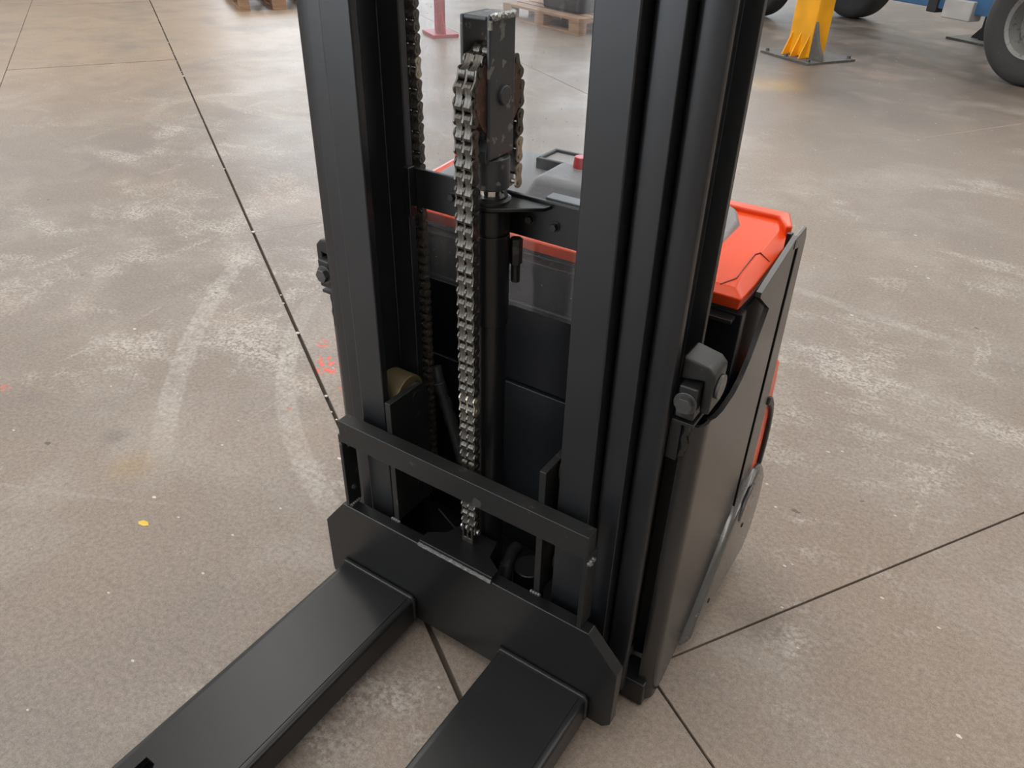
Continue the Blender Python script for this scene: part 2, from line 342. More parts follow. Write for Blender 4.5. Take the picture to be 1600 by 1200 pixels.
# ------------------------------------------------------------------ the pallet stacker
S = thing('pallet_stacker', 'black and orange pedestrian pallet stacker with mast and two forks', 'pallet stacker')
TOPZ = 1.98
def sx(pts, s): return [(s*a, b) for a, b in pts]
def rail(s, xi, xo, y0, y1, web, fl, z0):
    bm = BM()
    prism(bm, sx([(xi, y0), (xo, y0), (xo, y1), (xi, y1), (xi, y1-fl), (xo-web, y1-fl), (xo-web, y0+fl), (xi, y0+fl)], s), 'z', z0, TOPZ)
    return bm
for s in (1, -1):
    obj('inner_mast_rail', rail(s, 0.177, 0.233, 0.040, 0.150, 0.016, 0.015, 0.10), 'mast', S, 0.0025)
    bm = BM(); r_ = 0.009; arc = [(0.2365+r_-r_*math.sin(a), 0.058+r_-r_*math.cos(a)) for a in [R(90-15*i) for i in range(7)]]
    prism(bm, sx([(0.2365, 0.165), (0.2365, 0.151), (0.262, 0.151), (0.262, 0.074), (0.2365, 0.074)] + arc + [(0.2755, 0.058), (0.2755, 0.165)], s), 'z', 0.07, TOPZ)
    obj('middle_mast_rail', bm, 'mast', S, 0.0015)
    bm = BM(); arc = [(0.2775+r_-r_*math.sin(a), 0.077+r_-r_*math.cos(a)) for a in [R(90-15*i) for i in range(7)]]
    prism(bm, sx([(0.2775, 0.182), (0.2775, 0.086)] + arc[1:] + [(0.312, 0.077), (0.3165, 0.0785), (0.318, 0.083), (0.318, 0.089), (0.315, 0.092), (0.296, 0.094), (0.296, 0.168), (0.318, 0.171), (0.318, 0.182)], s), 'z', 0.045, TOPZ)
    obj('outer_mast_rail', bm, 'mast', S, 0.001)
    bx('mast_foot', (s*0.30, s*0.352, 0.094, 0.150, 0.004, 0.062) if s > 0 else (-0.352, -0.30, 0.094, 0.150, 0.004, 0.062), 'black', S, 0.004)

# cross member between the inner rails
cm = bx('cross_member', (-0.176, 0.176, 0.141, 0.149, 0.836, 0.898), 'black', S, 0.0015)
def bolt(parent, c, ax, r=0.008, h=0.006, mat='bolt', name='bolt'):
    bm = BM(); c = Vector(c); ax = Vector(ax); cyl(bm, c, c+ax*h, r, seg=6); cyl(bm, c+ax*0.0002, c+ax*0.0016, r*1.35, seg=16)
    return obj(name, bm, mat, parent, 0.0008)
for x, z in ((0.047, 0.866), (0.088, 0.864), (-0.093, 0.868)): bolt(cm, (x, 0.141, z), (0, -1, 0), 0.006, 0.008, 'black_worn')
bx('end_bracket', (-0.178, -0.166, 0.126, 0.141, 0.822, 0.902), 'black', cm, 0.002)
bx('end_bracket', (0.166, 0.178, 0.126, 0.141, 0.822, 0.902), 'black', cm, 0.002)
bx('sheet_clip', (0.065, 0.165, 0.1495, 0.172, 0.897, 0.9005), 'bolt', cm, 0.0008)

# lift cylinder ------------------------------------------------------
CY = 0.108
bm = BM(); cyl(bm, (0, CY, 0.06), (0, CY, 0.888), 0.0255, seg=32)
cylo = obj('lift_cylinder', bm, 'black', S, 0.001)
bm = BM(); cyl(bm, (0, CY, 0.70), (0, CY, 0.846), 0.0280, seg=32); obj('cylinder_sleeve', bm, 'black', cylo, 0.001)
bm = BM(); cyl(bm, (0, CY, 0.849), (0, CY, 0.885), 0.0280, seg=32); obj('cylinder_head', bm, 'black', cylo, 0.001)
bm = BM(); prism(bm, [(-0.028, CY-0.012), (-0.02, CY-0.027), (0.0, CY-0.032), (0.02, CY-0.029), (0.078, CY+0.018), (0.082, CY+0.035), (-0.03, CY+0.035)], 'z', 0.888, 0.894)
obj('head_plate', bm, 'black', cylo, 0.0015)
bm = BM(); lathe(bm, (0, CY, 0.894), (0, 0, 1), [(0.013, 0), (0.029, 0), (0.029, 0.004), (0.024, 0.006), (0.024, 0.009), (0.013, 0.009)]); obj('gland_ring', bm, 'black_worn', cylo)
bm = BM(); cyl(bm, (0, CY, 0.88), (0, CY, 0.930), 0.0185, seg=28); obj('piston_rod', bm, 'chrome', cylo)
bm = BM(); cyl(bm, (0, CY, 0.914), (0, CY, 0.958), 0.0265, seg=28); obj('rod_collar', bm, 'yoke', cylo, 0.002)
bm = BM(); cyl(bm, (0.029, 0.132, 0.795), (0.029, 0.132, 0.835), 0.010, seg=6); cyl(bm, (0.029, 0.132, 0.765), (0.029, 0.132, 0.795), 0.007, seg=12)
obj('bleed_fitting', bm, 'black_worn', cylo, 0.001)

# sheave yoke ---------------------------------------------------------
YX, YY0, YY1, YZ0, YZ1 = 0.0230, 0.076, 0.134, 0.955, 1.136
bm = BM()
w_ = 0.0055
box(bm, -YX, -YX+w_, YY0, YY1, YZ0+0.006, YZ1); box(bm, YX-w_, YX, YY0, YY1, YZ0+0.006, YZ1)
box(bm, -YX+w_, YX-w_, YY0, YY1, YZ1-w_, YZ1); box(bm, -YX+w_, YX-w_, YY0, YY1, YZ0, YZ0+0.018)
yoke = obj('sheave_yoke', bm, 'yoke', S, 0.002, loc=(-0.004, 0, 0))
PZ = 1.040; PR = 0.046
bm = BM(); lathe(bm, (0, CY, PZ), (1, 0, 0), [(0.010, -0.0165), (PR+0.007, -0.0165), (PR+0.007, -0.0150), (PR, -0.0148), (PR, 0.0148), (PR+0.007, 0.0150), (PR+0.007, 0.0165), (0.010, 0.0165)], 40)
obj('sheave', bm, 'rust', yoke)
bm = BM(); cyl(bm, (-0.028, CY, PZ), (0.0275, CY, PZ), 0.0125, seg=24); obj('sheave_pin', bm, 'yoke', yoke, 0.0015)
bm = BM()
pts = [(YX-0.001 + 0.001*math.sin(i*2.1), YY0+0.003+(YY1-YY0-0.006)*i/24, YZ1-0.0015+0.0012*math.sin(i*1.7)) for i in range(25)]
tube(bm, pts, 0.0042, 8); obj('weld_bead', bm, 'weld', yoke)
bm = BM(); tube(bm, [(YX-0.001, YY0+0.002, YZ1-0.004-0.0012*i) for i in range(10)], 0.003, 7); obj('weld_bead', bm, 'weld', yoke)

# leaf chains -----------------------------------------------------------
def plate_mesh(bm, x0, x1, pitch, h, waist):
    """figure-eight plate across two pins, plane y-z (pins along x), centred"""
    pts = []; n = 7
    for i in range(n+1):
        a = R(-75) + R(150)*i/n + R(90); pts.append((h*math.cos(a), pitch/2 + h*math.sin(a)))
    pts.append((-waist, 0.0))
    for i in range(n+1):
        a = R(-75) + R(150)*i/n + R(270); pts.append((h*math.cos(a), -pitch/2 + h*math.sin(a)))
    pts.append((waist, 0.0))
    prism(bm, pts, 'x', x0, x1)
def outer_link(pitch, half, h):
    bm = BM(); w3 = half*0.17
    plate_mesh(bm, half-w3, half, pitch, h, h*0.60); plate_mesh(bm, -half, -half+w3, pitch, h, h*0.60)
    plate_mesh(bm, -half*0.11, half*0.11, pitch, h*0.97, h*0.58)
    for sgn in (-1, 1):
        cyl(bm, (-half*1.10, 0, sgn*pitch/2), (half*1.10, 0, sgn*pitch/2), h*0.45, seg=10)
    return bm
def inner_link(pitch, half, h):
    bm = BM()
    for a, b in ((-0.80, -0.48), (-0.46, -0.14), (0.14, 0.46), (0.48, 0.80)): plate_mesh(bm, half*a, half*b, pitch, h*0.98, h*0.55)
    return bm
def chain(name, joints, half, h, mat, gold=(), anchor=None):
    """joints: list of pin positions (y, z) at pitch; x fixed by parent location. links alternate outer/inner"""
    pitch = math.hypot(joints[1][0]-joints[0][0], joints[1][1]-joints[0][1])
    root = anchor
    mo = mesh_of('outer_link', outer_link(pitch, half, h), mat); mi = mesh_of('inner_link', inner_link(pitch, half, h), mat)
    for i in range(len(joints)-1):
        (y0, z0), (y1, z1) = joints[i], joints[i+1]
        o = bpy.data.objects.new('outer_link' if i % 2 == 0 else 'inner_link', mo if i % 2 == 0 else mi); col.objects.link(o)
        o.parent = root
        o.location = (0, (y0+y1)/2, (z0+z1)/2)
        o.rotation_euler = (-math.atan2(y1-y0, z1-z0) , 0, 0)
        if i in gold:
            o.material_slots[0].link = 'OBJECT'; o.material_slots[0].material = M['chain_gold']
# centre chain: up from the carriage, over the sheave, down behind to the cross member
pitch = 0.01905; RC = PR + 0.0075
yf = CY - RC
joints = []; z = 0.292
while z < PZ: joints.append((yf, z)); z += pitch
lastz = joints[-1][1]; a = math.pi - (pitch-(PZ-lastz))/RC   # continue along the arc
while a > 0:
    joints.append((CY + RC*math.cos(a), PZ + RC*math.sin(a))); a -= 2*math.asin(pitch/2/RC)
z = joints[-1][1] - pitch
while z > 0.90: joints.append((CY+RC, z)); z -= pitch
bm = BM()   # anchor: clevis block with threaded stud
for a_, b_ in ((-0.0135, -0.0095), (-0.004, 0.0), (0.0055, 0.0095)): box(bm, a_, b_, yf-0.008, yf+0.008, 0.272, 0.300)
box(bm, -0.014, 0.010, yf-0.008, yf+0.008, 0.262, 0.274)
cyl(bm, (-0.002, yf, 0.24), (-0.002, yf, 0.264), 0.007, seg=12)
ch = obj('lift_chain', bm, 'chain', S, 0.001, label='leaf chain with worn steel links', loc=(-0.003, 0, 0))
ng = len(joints)
chain('c', joints, 0.0150, 0.0090, 'chain', gold=(14, ng-4, ng-2), anchor=ch)
bm = BM(); cyl(bm, (-0.020, yf, 0.292), (0.0195, yf, 0.292), 0.0055, seg=12); obj('anchor_pin', bm, 'weld', ch, 0.001)
# side chains behind the cross member
for s in (1, -1):
    p2 = 0.015875; js = []; z = 0.30
    while z < TOPZ-0.06: js.append((0.0, z)); z += p2
    bm = BM(); box(bm, -0.012, 0.012, -0.008, 0.008, 0.27, 0.31); cyl(bm, (0, 0, 0.22), (0, 0, 0.27), 0.006, seg=10)
    sc = obj('side_chain', bm, 'chain_dark', S, 0.001, loc=(s*0.188, 0.172, 0))
    gi = int(((1.05-0.30)/p2)//2*2)
    chain('s', js, 0.0125, 0.0074, 'chain_dark', gold=(gi,), anchor=sc)

# carriage -----------------------------------------------------------------
bm = BM()
prism(bm, [(-0.325, 0.034), (0.318, 0.034), (0.332, 0.05), (0.332, 0.186), (0.272, 0.252), (-0.272, 0.252), (-0.327, 0.180), (-0.327, 0.05)], 'y', 0.0, 0.024)
car = obj('carriage', bm, 'black', S, 0.0022)
bx('top_bar', (-0.256, 0.256, 0.0, 0.026, 0.412, 0.460), 'black_worn', car, 0.0012)
for s in (1, -1):
    x0, x1 = (0.150, 0.162) if s > 0 else (-0.162, -0.150)
    bm = BM(); prism(bm, [(0.026, 0.252), (0.128, 0.252), (0.128, 0.50), (0.112, 0.522), (0.026, 0.522)], 'x', x0, x1)
    sp = obj('side_plate', bm, 'black_worn', car, 0.0012)
    for zz in (0.50, 0.30):
        bm = BM(); cyl(bm, (s*0.164, 0.096, zz), (s*0.212, 0.096, zz), 0.036, seg=28); obj('guide_roller', bm, 'roller', sp, 0.002)
        bm = BM(); cyl(bm, (s*0.1485, 0.096, zz), (s*0.150, 0.096, zz), 0.012, seg=20); obj('roller_axle', bm, 'black_worn', sp)
    # end upright
    x0, x1 = (0.248, 0.257) if s > 0 else (-0.263, -0.255)
    ep = bx('end_upright', (x0, x1, 0.002, 0.036, 0.252, 0.412 if s > 0 else 0.425), 'black_worn', car, 0.0012)
    if s < 0:
        for zz in (0.395, 0.292): bolt(ep, (x1, 0.018, zz), (1, 0, 0), 0.0045, 0.005)
    bm = BM()
    for j in range(6): bmesh.ops.create_icosphere(bm, subdivisions=1, radius=0.0045, matrix=Matrix.Translation((s*0.259, 0.004+0.003*j, 0.404+0.004*math.sin(j*2.4))))
    obj('weld_bead', bm, 'weld_dull', car)
    bm = BM()
    for j in range(5): bmesh.ops.create_icosphere(bm, subdivisions=1, radius=0.004, matrix=Matrix.Translation((s*0.253, 0.006+0.005*j, 0.254)))
    obj('weld_bead', bm, 'weld_dull', car)
    bm = BM()
    for j in range(4): bmesh.ops.create_icosphere(bm, subdivisions=1, radius=0.004, matrix=Matrix.Translation((s*0.156+(j-1.5)*0.005, 0.023, 0.2535)))
    obj('weld_bead', bm, 'weld_dull', car)
# chain anchor plate on top of the carriage
bm = BM()
prism(bm, [(-0.082, 0.002), (0.080, 0.002), (0.080, 0.022), (0.050, 0.040), (0.040, 0.078), (-0.040, 0.078), (-0.052, 0.046), (-0.082, 0.026)], 'z', 0.253, 0.262)
obj('anchor_plate', bm, 'black', car, 0.0012)
bm = BM(); tube(bm, [(-0.082+0.162*i/30, 0.0005, 0.2525+0.0006*math.sin(i*1.9)) for i in range(31)], 0.0042, 8); obj('weld_bead', bm, 'weld_dull', car)

# forks ----------------------------------------------------------------------
def fork(s):
    cx = s*0.193; hw = 0.092; bm = BM()
    prof = [(-hw, 0.030), (-hw, 0.081), (-hw+0.0008, 0.0845), (-hw+0.003, 0.0870), (-hw+0.006, 0.0882), (-hw+0.013, 0.0886), (-hw+0.0135, 0.0900), (hw-0.0135, 0.0900), (hw-0.013, 0.0886), (hw-0.006, 0.0882), (hw-0.003, 0.0870), (hw-0.0008, 0.0845), (hw, 0.081), (hw, 0.030),
            (hw-0.006, 0.030), (hw-0.006, 0.081), (-hw+0.006, 0.081), (-hw+0.006, 0.030)]
    ys = [0.0, -0.485, -0.535, -0.9, -1.08, -1.15]
    loops = []
    for y in ys:
        kx = 1.0 if y > -1.0 else (0.86 if y > -1.1 else 0.45); kz = 1.0 if y > -1.0 else (0.8 if y > -1.1 else 0.5)
        loops.append([bm.verts.new((cx + u*kx, y, 0.09 - (0.09-v)*kz)) for u, v in prof])
    n = len(prof)
    for A, B in zip(loops, loops[1:]):
        for i in range(n): bm.faces.new((A[i], A[(i+1) % n], B[(i+1) % n], B[i]))
    bm.faces.new(loops[0]); bm.faces.new(loops[-1][::-1])
    f = obj('fork', bm, 'black', S)
    # through slot in the top plate
    cut = BM(); sxx = cx - 0.045
    prism(cut, [(sxx-0.012, -0.530), (sxx+0.008, -0.530), (sxx+0.014, -0.522), (sxx+0.014, -0.500), (sxx+0.008, -0.492), (sxx-0.012, -0.492)], 'z', 0.07, 0.10)
    return f, cut
for s in (1, -1):
    f, cut = fork(s)
    cme = mesh_of('slot_cutter', cut, 'black'); co = bpy.data.objects.new('slot_cutter', cme); col.objects.link(co)
    md = f.modifiers.new('slot', 'BOOLEAN'); md.object = co; md.operation = 'DIFFERENCE'; md.solver = 'EXACT'
    dg = bpy.context.evaluated_depsgraph_get(); nm = bpy.data.meshes.new_from_object(f.evaluated_get(dg))
    f.modifiers.clear(); f.data = nm; nm.shade_smooth(); nm.set_sharp_from_angle(angle=R(48))
    bpy.data.objects.remove(co)
    cx = s*0.193
    bm = BM(); prism(bm, [(cx-0.094, 0.036), (cx+0.096, 0.036), (cx+0.096, 0.092), (cx+0.090, 0.099), (cx-0.088, 0.099), (cx-0.094, 0.092)], 'y', -0.009, -0.0005)
    obj('heel_weld', bm, 'black_worn', f, 0.003)
    bm = BM(); prism(bm, [(-1.06, 0.014), (-1.06, 0.05), (-0.98, 0.062), (0.20, 0.062), (0.20, 0.014)], 'x', cx-0.068, cx+0.068)
    leg = obj('support_leg', bm, 'black', S, 0.003)
    for o_ in (-0.034, 0.034):
        bm = BM(); cyl(bm, (cx+o_-0.03, -0.98, 0.037), (cx+o_+0.03, -0.98, 0.037), 0.036, seg=24); obj('load_wheel', bm, 'dark_plastic', leg, 0.003)

# clear mast guard sheet -----------------------------------------------------
bx('mast_guard_sheet', (-0.225, 0.225, 0.196, 0.200, 0.682, 1.93), 'acrylic', S)
for s in (1, -1):
    o = bx('sheet_rail', (0.215, 0.24, 0.184, 0.196, 0.68, 1.93) if s > 0 else (-0.24, -0.215, 0.184, 0.196, 0.68, 1.93), 'black', S, 0.001)

# side guards, mounts ---------------------------------------------------------
def mirror(bm, s):
    if s < 0:
        for v in bm.verts: v.co.x *= -1
    return bm
for s in (1, -1):
    bm = BM()
    out = [(0.334, 0.106), (0.345, 0.106), (0.3535, 0.109), (0.360, 0.116), (0.3625, 0.126), (0.3625, 0.136)]
    inn = [(0.3575, 0.136), (0.3575, 0.127), (0.3560, 0.119), (0.3520, 0.1145), (0.345, 0.112), (0.334, 0.112)]
    prism(bm, out+inn, 'z', 0.012, 0.642)
    top = [(0.415, 0.825), (0.264, 0.790), (0.262, 0.783), (0.333, 0.735)] if s > 0 else [(0.415, 0.742), (0.333, 0.735)]
    prism(bm, [(0.136, 0.012), (0.160, 0.012), (0.235, 0.052), (0.30, 0.115), (0.415, 0.115)] + top + [(0.318, 0.712),
               (0.290, 0.668), (0.262, 0.642), (0.235, 0.631), (0.19, 0.627), (0.160, 0.632), (0.136, 0.642)], 'x', 0.3545, 0.3625)
    g_ = obj('side_guard', mirror(bm, s), 'guard', S)
    bm = BM(); prism(bm, [(0.415, 0.115), (0.432, 0.115), (0.432, 0.822), (0.415, 0.825)] if s > 0 else [(0.415, 0.115), (0.432, 0.115), (0.432, 0.742), (0.415, 0.742)], 'x', 0.345, 0.3515)
    obj('recessed_seam', mirror(bm, s), 'panel', g_)
    bm = BM(); prism(bm, [(0.432, 0.12), (0.505, 0.12), (0.495, 0.50), (0.472, 0.805), (0.458, 0.826), (0.405, 0.8228), (0.405, 0.806), (0.432, 0.800)] if s > 0 else [(0.432, 0.12), (0.505, 0.12), (0.495, 0.50), (0.480, 0.742), (0.432, 0.742)], 'x', 0.3575, 0.3635)
    obj('guard_strip', mirror(bm, s), 'guard', g_, 0.001)
    for zz in (0.53, 0.385, 0.275): bolt(g_, (s*0.3515, 0.4235, zz), (s, 0, 0), 0.005, 0.003)
    # mount bracket on the outer rail
    bm = BM()
    prism(bm, [(0.318, 0.715), (0.318, 0.752), (0.356, 0.745), (0.366, 0.735), (0.366, 0.672), (0.352, 0.672), (0.352, 0.722)], 'y', 0.100, 0.150)
    mb = obj('mount_bracket', mirror(bm, s), 'black_worn', S, 0.004)
    bm = BM(); box(bm, 0.324, 0.351, 0.086, 0.140, 0.664, 0.716); obj('clamp_block', mirror(bm, s), 'black_worn', mb, 0.003)
    bolt(mb, (s*0.3365, 0.086, 0.690), (0, -1, 0), 0.0125, 0.010, 'bolt')
    bm = BM(); cyl(bm, (0.366, 0.125, 0.708), (0.371, 0.125, 0.708), 0.018, seg=20); obj('washer', mirror(bm, s), 'bolt', mb, 0.001)
    bm = BM(); box(bm, 0.320, 0.352, 0.090, 0.150, 0.650, 0.656); obj('shim_plate', mirror(bm, s), 'black_worn', mb, 0.001)
    bm = BM(); box(bm, 0.318, 0.3345, 0.092, 0.104, 0.585, 0.652); obj('tab', mirror(bm, s), 'black', mb, 0.001)
    bm = BM(); tube(bm, [(0.3375+0.002*math.sin(i*1.3), 0.103, 0.645-0.006*i) for i in range(10)], 0.0065, 8); obj('weld_bead', mirror(bm, s), 'black', mb)
    # side skirt / wheel cover
    bm = BM()
    base = [(0.240, 0.030), (0.262, 0.070), (0.312, 0.130), (0.400, 0.240), (0.430, 0.250), (0.470, 0.275), (0.520, 0.290), (0.565, 0.275), (0.600, 0.230), (0.612, 0.150), (0.600, 0.070), (0.560, 0.030)]
    cxm = sum(a for a, b in base)/len(base); czm = sum(b for a, b in base)/len(base)
    sc_ = lambda k: [(cxm+(a-cxm)*k, czm+(b-czm)*k) for a, b in base]
    hull_loft(bm, [[(0.335, a, b) for a, b in base], [(0.366, a, b) for a, b in base], [(0.376, a, b) for a, b in sc_(0.94)], [(0.378, a, b) for a, b in sc_(0.8)]])
    sk = obj('wheel_cover', mirror(bm, s), 'silver', S, 0.004)
    bm = BM(); prism(bm, [(0.425, 0.225), (0.445, 0.262), (0.475, 0.280), (0.500, 0.272), (0.470, 0.228), (0.445, 0.205)], 'x', 0.374, 0.3815); obj('cover_boss', mirror(bm, s), 'silver', sk, 0.003)
    for (yy, zz) in ((0.33, 0.085), (0.475, 0.175)): bolt(sk, (s*0.378, yy, zz), (s, 0, 0), 0.004, 0.002, 'dark_plastic')
    bm = BM(); cyl(bm, (0.29, 0.50, 0.06), (0.33, 0.50, 0.06), 0.06, seg=28); obj('castor_wheel', mirror(bm, s), 'rubber', S, 0.006)

# body ---------------------------------------------------------------------------
bx('battery_panel', (-0.345, 0.345, 0.256, 0.275, 0.487, 0.752), 'panel', S, 0.002)
bx('lower_panel', (-0.335, 0.335, 0.250, 0.275, 0.06, 0.484), 'panel_low', S, 0.002)
bx('body_shell', (-0.336, 0.336, 0.275, 0.515, 0.07, 0.750), 'panel', S, 0.01)
bx('shelf_plate', (-0.335, 0.335, 0.236, 0.275, 0.742, 0.748), 'black_worn', S, 0.001)
bx('seam_strip', (-0.335, 0.335, 0.2535, 0.2565, 0.653, 0.657), 'bolt', S)
for s in (1, -1):
    bm = BM(); prism(bm, [(0.44, 0.16), (0.556, 0.16), (0.556, 0.36), (0.540, 0.50), (0.526, 0.545), (0.44, 0.545)], 'x', 0.338, 0.3615)
    obj('side_panel', mirror(bm, s), 'orange', S, 0.006)
    bm = BM(); arc = [(0.480+0.098*math.sin(a), 0.32+0.16*math.cos(a)) for a in [R(10+16*i) for i in range(10)]]
    arc2 = [(0.480+0.083*math.sin(a), 0.32+0.142*math.cos(a)) for a in [R(10+16*i) for i in range(10)]]
    prism(bm, arc+arc2[::-1], 'x', 0.345, 0.368); obj('rubber_bumper', mirror(bm, s), 'dark_plastic', S, 0.004)
# orange hood
bm = BM()
L0 = [(-0.336, 0.256, 0.757), (0.336, 0.256, 0.757), (0.339, 0.30, 0.760), (0.339, 0.47, 0.770), (0.318, 0.522, 0.770), (-0.318, 0.522, 0.770), (-0.339, 0.47, 0.770), (-0.339, 0.30, 0.760)]
L1 = [(-0.341, 0.247, 0.779), (0.341, 0.247, 0.779), (0.343, 0.30, 0.782), (0.343, 0.475, 0.797), (0.320, 0.528, 0.800), (-0.320, 0.528, 0.800), (-0.343, 0.475, 0.797), (-0.343, 0.30, 0.782)]
L2 = [(-0.324, 0.264, 0.788), (0.324, 0.264, 0.788), (0.320, 0.30, 0.794), (0.320, 0.47, 0.808), (0.308, 0.510, 0.811), (-0.308, 0.510, 0.811), (-0.320, 0.47, 0.808), (-0.320, 0.30, 0.794)]
hull_loft(bm, [L0, L1, L2])
hood = obj('hood', bm, 'orange', S, 0.0025, 2, sharp=9)
bm = BM(); prism(bm, [(-0.308, 0.500), (0.308, 0.500), (0.332, 0.462), (0.340, 0.470), (0.318, 0.527), (-0.318, 0.527), (-0.340, 0.470), (-0.332, 0.462)], 'z', 0.79, 0.818)
obj('rear_lip', bm, 'orange', hood, 0.004, 3)
bm = BM(); tube(bm, [(0.338, 0.374, 0.7905), (0.321, 0.376, 0.8005), (0.316, 0.366, 0.8000), (0.317, 0.285, 0.7920), (0.302, 0.262, 0.7875)], 0.0013, 6)
obj('seam_line', bm, 'orange_dark', hood)  # thin dark tube drawn in place of the shaded groove
# grey cover
bm = BM()
hull_loft(bm, [[(-0.300, 0.268, 0.782), (0.262, 0.268, 0.782), (0.264, 0.45, 0.80), (0.240, 0.500, 0.804), (-0.27, 0.500, 0.804), (-0.300, 0.45, 0.80)],
               [(-0.298, 0.272, 0.797), (0.258, 0.274, 0.795), (0.258, 0.45, 0.812), (0.236, 0.495, 0.816), (-0.26, 0.495, 0.82), (-0.296, 0.45, 0.816)],
               [(-0.20, 0.320, 0.835), (0.17, 0.320, 0.830), (0.17, 0.44, 0.838), (0.15, 0.488, 0.840), (-0.18, 0.488, 0.840), (-0.20, 0.44, 0.838)]])
gc = obj('grey_cover', bm, 'grey_plastic', S, 0.012, 4)
bm = BM(); hull_loft(bm, [[(-0.085, 0.285, 0.80), (0.15, 0.285, 0.80), (0.15, 0.42, 0.80), (-0.085, 0.42, 0.80)], [(-0.055, 0.315, 0.862), (0.14, 0.315, 0.862), (0.14, 0.41, 0.864), (-0.055, 0.41, 0.864)]])
obj('console_box', bm, 'grey_plastic', gc, 0.012, 4)
bm = BM()
for (a, b, c2, d) in ((-0.115, 0.11, 0.415, 0.423), (-0.115, 0.11, 0.477, 0.485), (-0.115, -0.107, 0.423, 0.477), (0.102, 0.11, 0.423, 0.477)): box(bm, a, b, c2, d, 0.835, 0.856)
obj('display_frame', bm, 'dark_plastic', gc, 0.002)
bx('display', (-0.107, 0.102, 0.423, 0.477, 0.835, 0.851), 'lightbox', gc)
bm = BM(); cyl(bm, (-0.012, 0.395, 0.862), (-0.012, 0.395, 0.882), 0.014, 0.012, 20); obj('red_button', bm, 'red_button', gc, 0.002)

# hydraulic hose and fittings down between the rails
bm = BM(); tube(bm, [(-0.185, 0.195, 0.50), (-0.165, 0.185, 0.455), (-0.138, 0.178, 0.40), (-0.112, 0.172, 0.33), (-0.09, 0.17, 0.26), (-0.06, 0.17, 0.19), (-0.03, 0.165, 0.14), (0.0, 0.155, 0.11)], 0.0105, 12)
hz = obj('hydraulic_hose', bm, 'hose', S)
for i in range(6):
    k_ = i/5; c0 = Vector((-0.168+0.066*k_, 0.186-0.014*k_, 0.462-0.148*k_)); d_ = Vector((0.40, -0.07, -0.9)).normalized()
    bm = BM(); cyl(bm, c0-d_*0.011, c0+d_*0.011, 0.0122, seg=14); obj('hose_wrap', bm, 'hose', hz, 0.0015)
bm = BM(); tube(bm, [(0.03, 0.16, 0.17), (0.035, 0.13, 0.185), (0.045, 0.10, 0.18), (0.05, 0.085, 0.15), (0.052, 0.085, 0.10), (0.052, 0.09, 0.05)], 0.014, 12); obj('hose_elbow', bm, 'hose', S)
bm = BM(); cyl(bm, (0.085, 0.12, 0.10), (0.085, 0.12, 0.19), 0.030, seg=20); obj('valve_body', bm, 'black', S, 0.004)
bm = BM(); cyl(bm, (-0.173, 0.17, 0.16), (-0.10, 0.17, 0.105), 0.0022, seg=8); obj('bleed_pipe', bm, 'bolt', S)
bx('base_beam', (-0.30, 0.30, 0.12, 0.25, 0.045, 0.085), 'black', S, 0.004)

# ------------------------------------------------------------------ background: vehicle lift, chassis, pallets
def lift_post(label, d, n):
    t_ = thing('lift_post', label, 'lift post', g2w(d, n), GRZ)
    bx('base_plate', (-0.29, 0.29, -0.26, 0.26, 0.0, 0.018), 'plate', t_, 0.002)
    # folded yellow post
    bm = BM(); prism(bm, [(-0.15, -0.04), (-0.15, 0.13), (0.12, 0.13), (0.12, -0.04)], 'z', 0.018, 2.6)
    obj('post_body', bm, 'yellow', t_, 0.012)
    for x in (-0.115, -0.015, 0.085):
        bm = BM(); prism(bm, [(0.13, 0.018), (0.205, 0.018), (0.195, 0.045), (0.13, 0.20)], 'x', x-0.005, x+0.005); obj('gusset', bm, 'yellow', t_, 0.001)
    bm = BM(); prism(bm, [(-0.15, 0.018), (-0.288, 0.018), (-0.275, 0.07), (-0.215, 0.15), (-0.15, 0.30)], 'y', 0.096, 0.126)
    obj('gusset', bm, 'plate', t_, 0.001)
    for (x, y) in ((-0.25, 0.22), (0.0, 0.235), (0.25, 0.22), (0.25, 0.0), (0.25, -0.22), (-0.25, -0.22)): bolt(t_, (x, y, 0.018), (0, 0, 1), 0.016, 0.022)
    return t_
lift_post('yellow steel lift post standing on a bolted base plate', 4.40, 4.90)

def wheel(parent, d, n, side, r=0.42, wd=0.26):
    """wheel in parent's frame (x = d, y = -n); axle along y; side = +1 outer face toward +y (camera)"""
    bm = BM(); o = (d, -n, r)
    h = wd/2
    lathe(bm, o, (0, 1, 0), [(r*0.56, -h*0.85), (r*0.80, -h), (r*0.93, -h*0.92), (r*0.985, -h*0.75), (r, -h*0.5), (r, h*0.5), (r*0.985, h*0.75), (r*0.93, h*0.92), (r*0.80, h), (r*0.56, h*0.85)], 56)
    ty = obj('tyre', bm, 'rubber', parent)
    bm = BM()
    prof = [(0.03, h*0.45), (r*0.22, h*0.45), (r*0.24, h*0.15), (r*0.42, h*0.15), (r*0.47, h*0.55), (r*0.50, h*0.82), (r*0.56, h*0.92), (r*0.58, h*0.84), (r*0.57, -h*0.8), (r*0.40, -h*0.8), (0.03, -h*0.2)]
    lathe(bm, o, (0, side, 0), prof, 40); rm_ = obj('wheel_rim', bm, 'rim', ty)
    for i in range(8):
        a = 2*math.pi*i/8; q = Vector((d + r*0.32*math.cos(a), -n + side*h*0.15, r + r*0.32*math.sin(a)))
        bm = BM(); cyl(bm, q, q+Vector((0, side*0.03, 0)), 0.014, seg=6); obj('wheel_nut', bm, 'bolt', ty)
    bm = BM(); cyl(bm, (d, -n+side*h*0.2, r), (d, -n+side*h*0.62, r), r*0.17, r*0.14, 24); obj('wheel_hub', bm, 'rim', ty, 0.006)
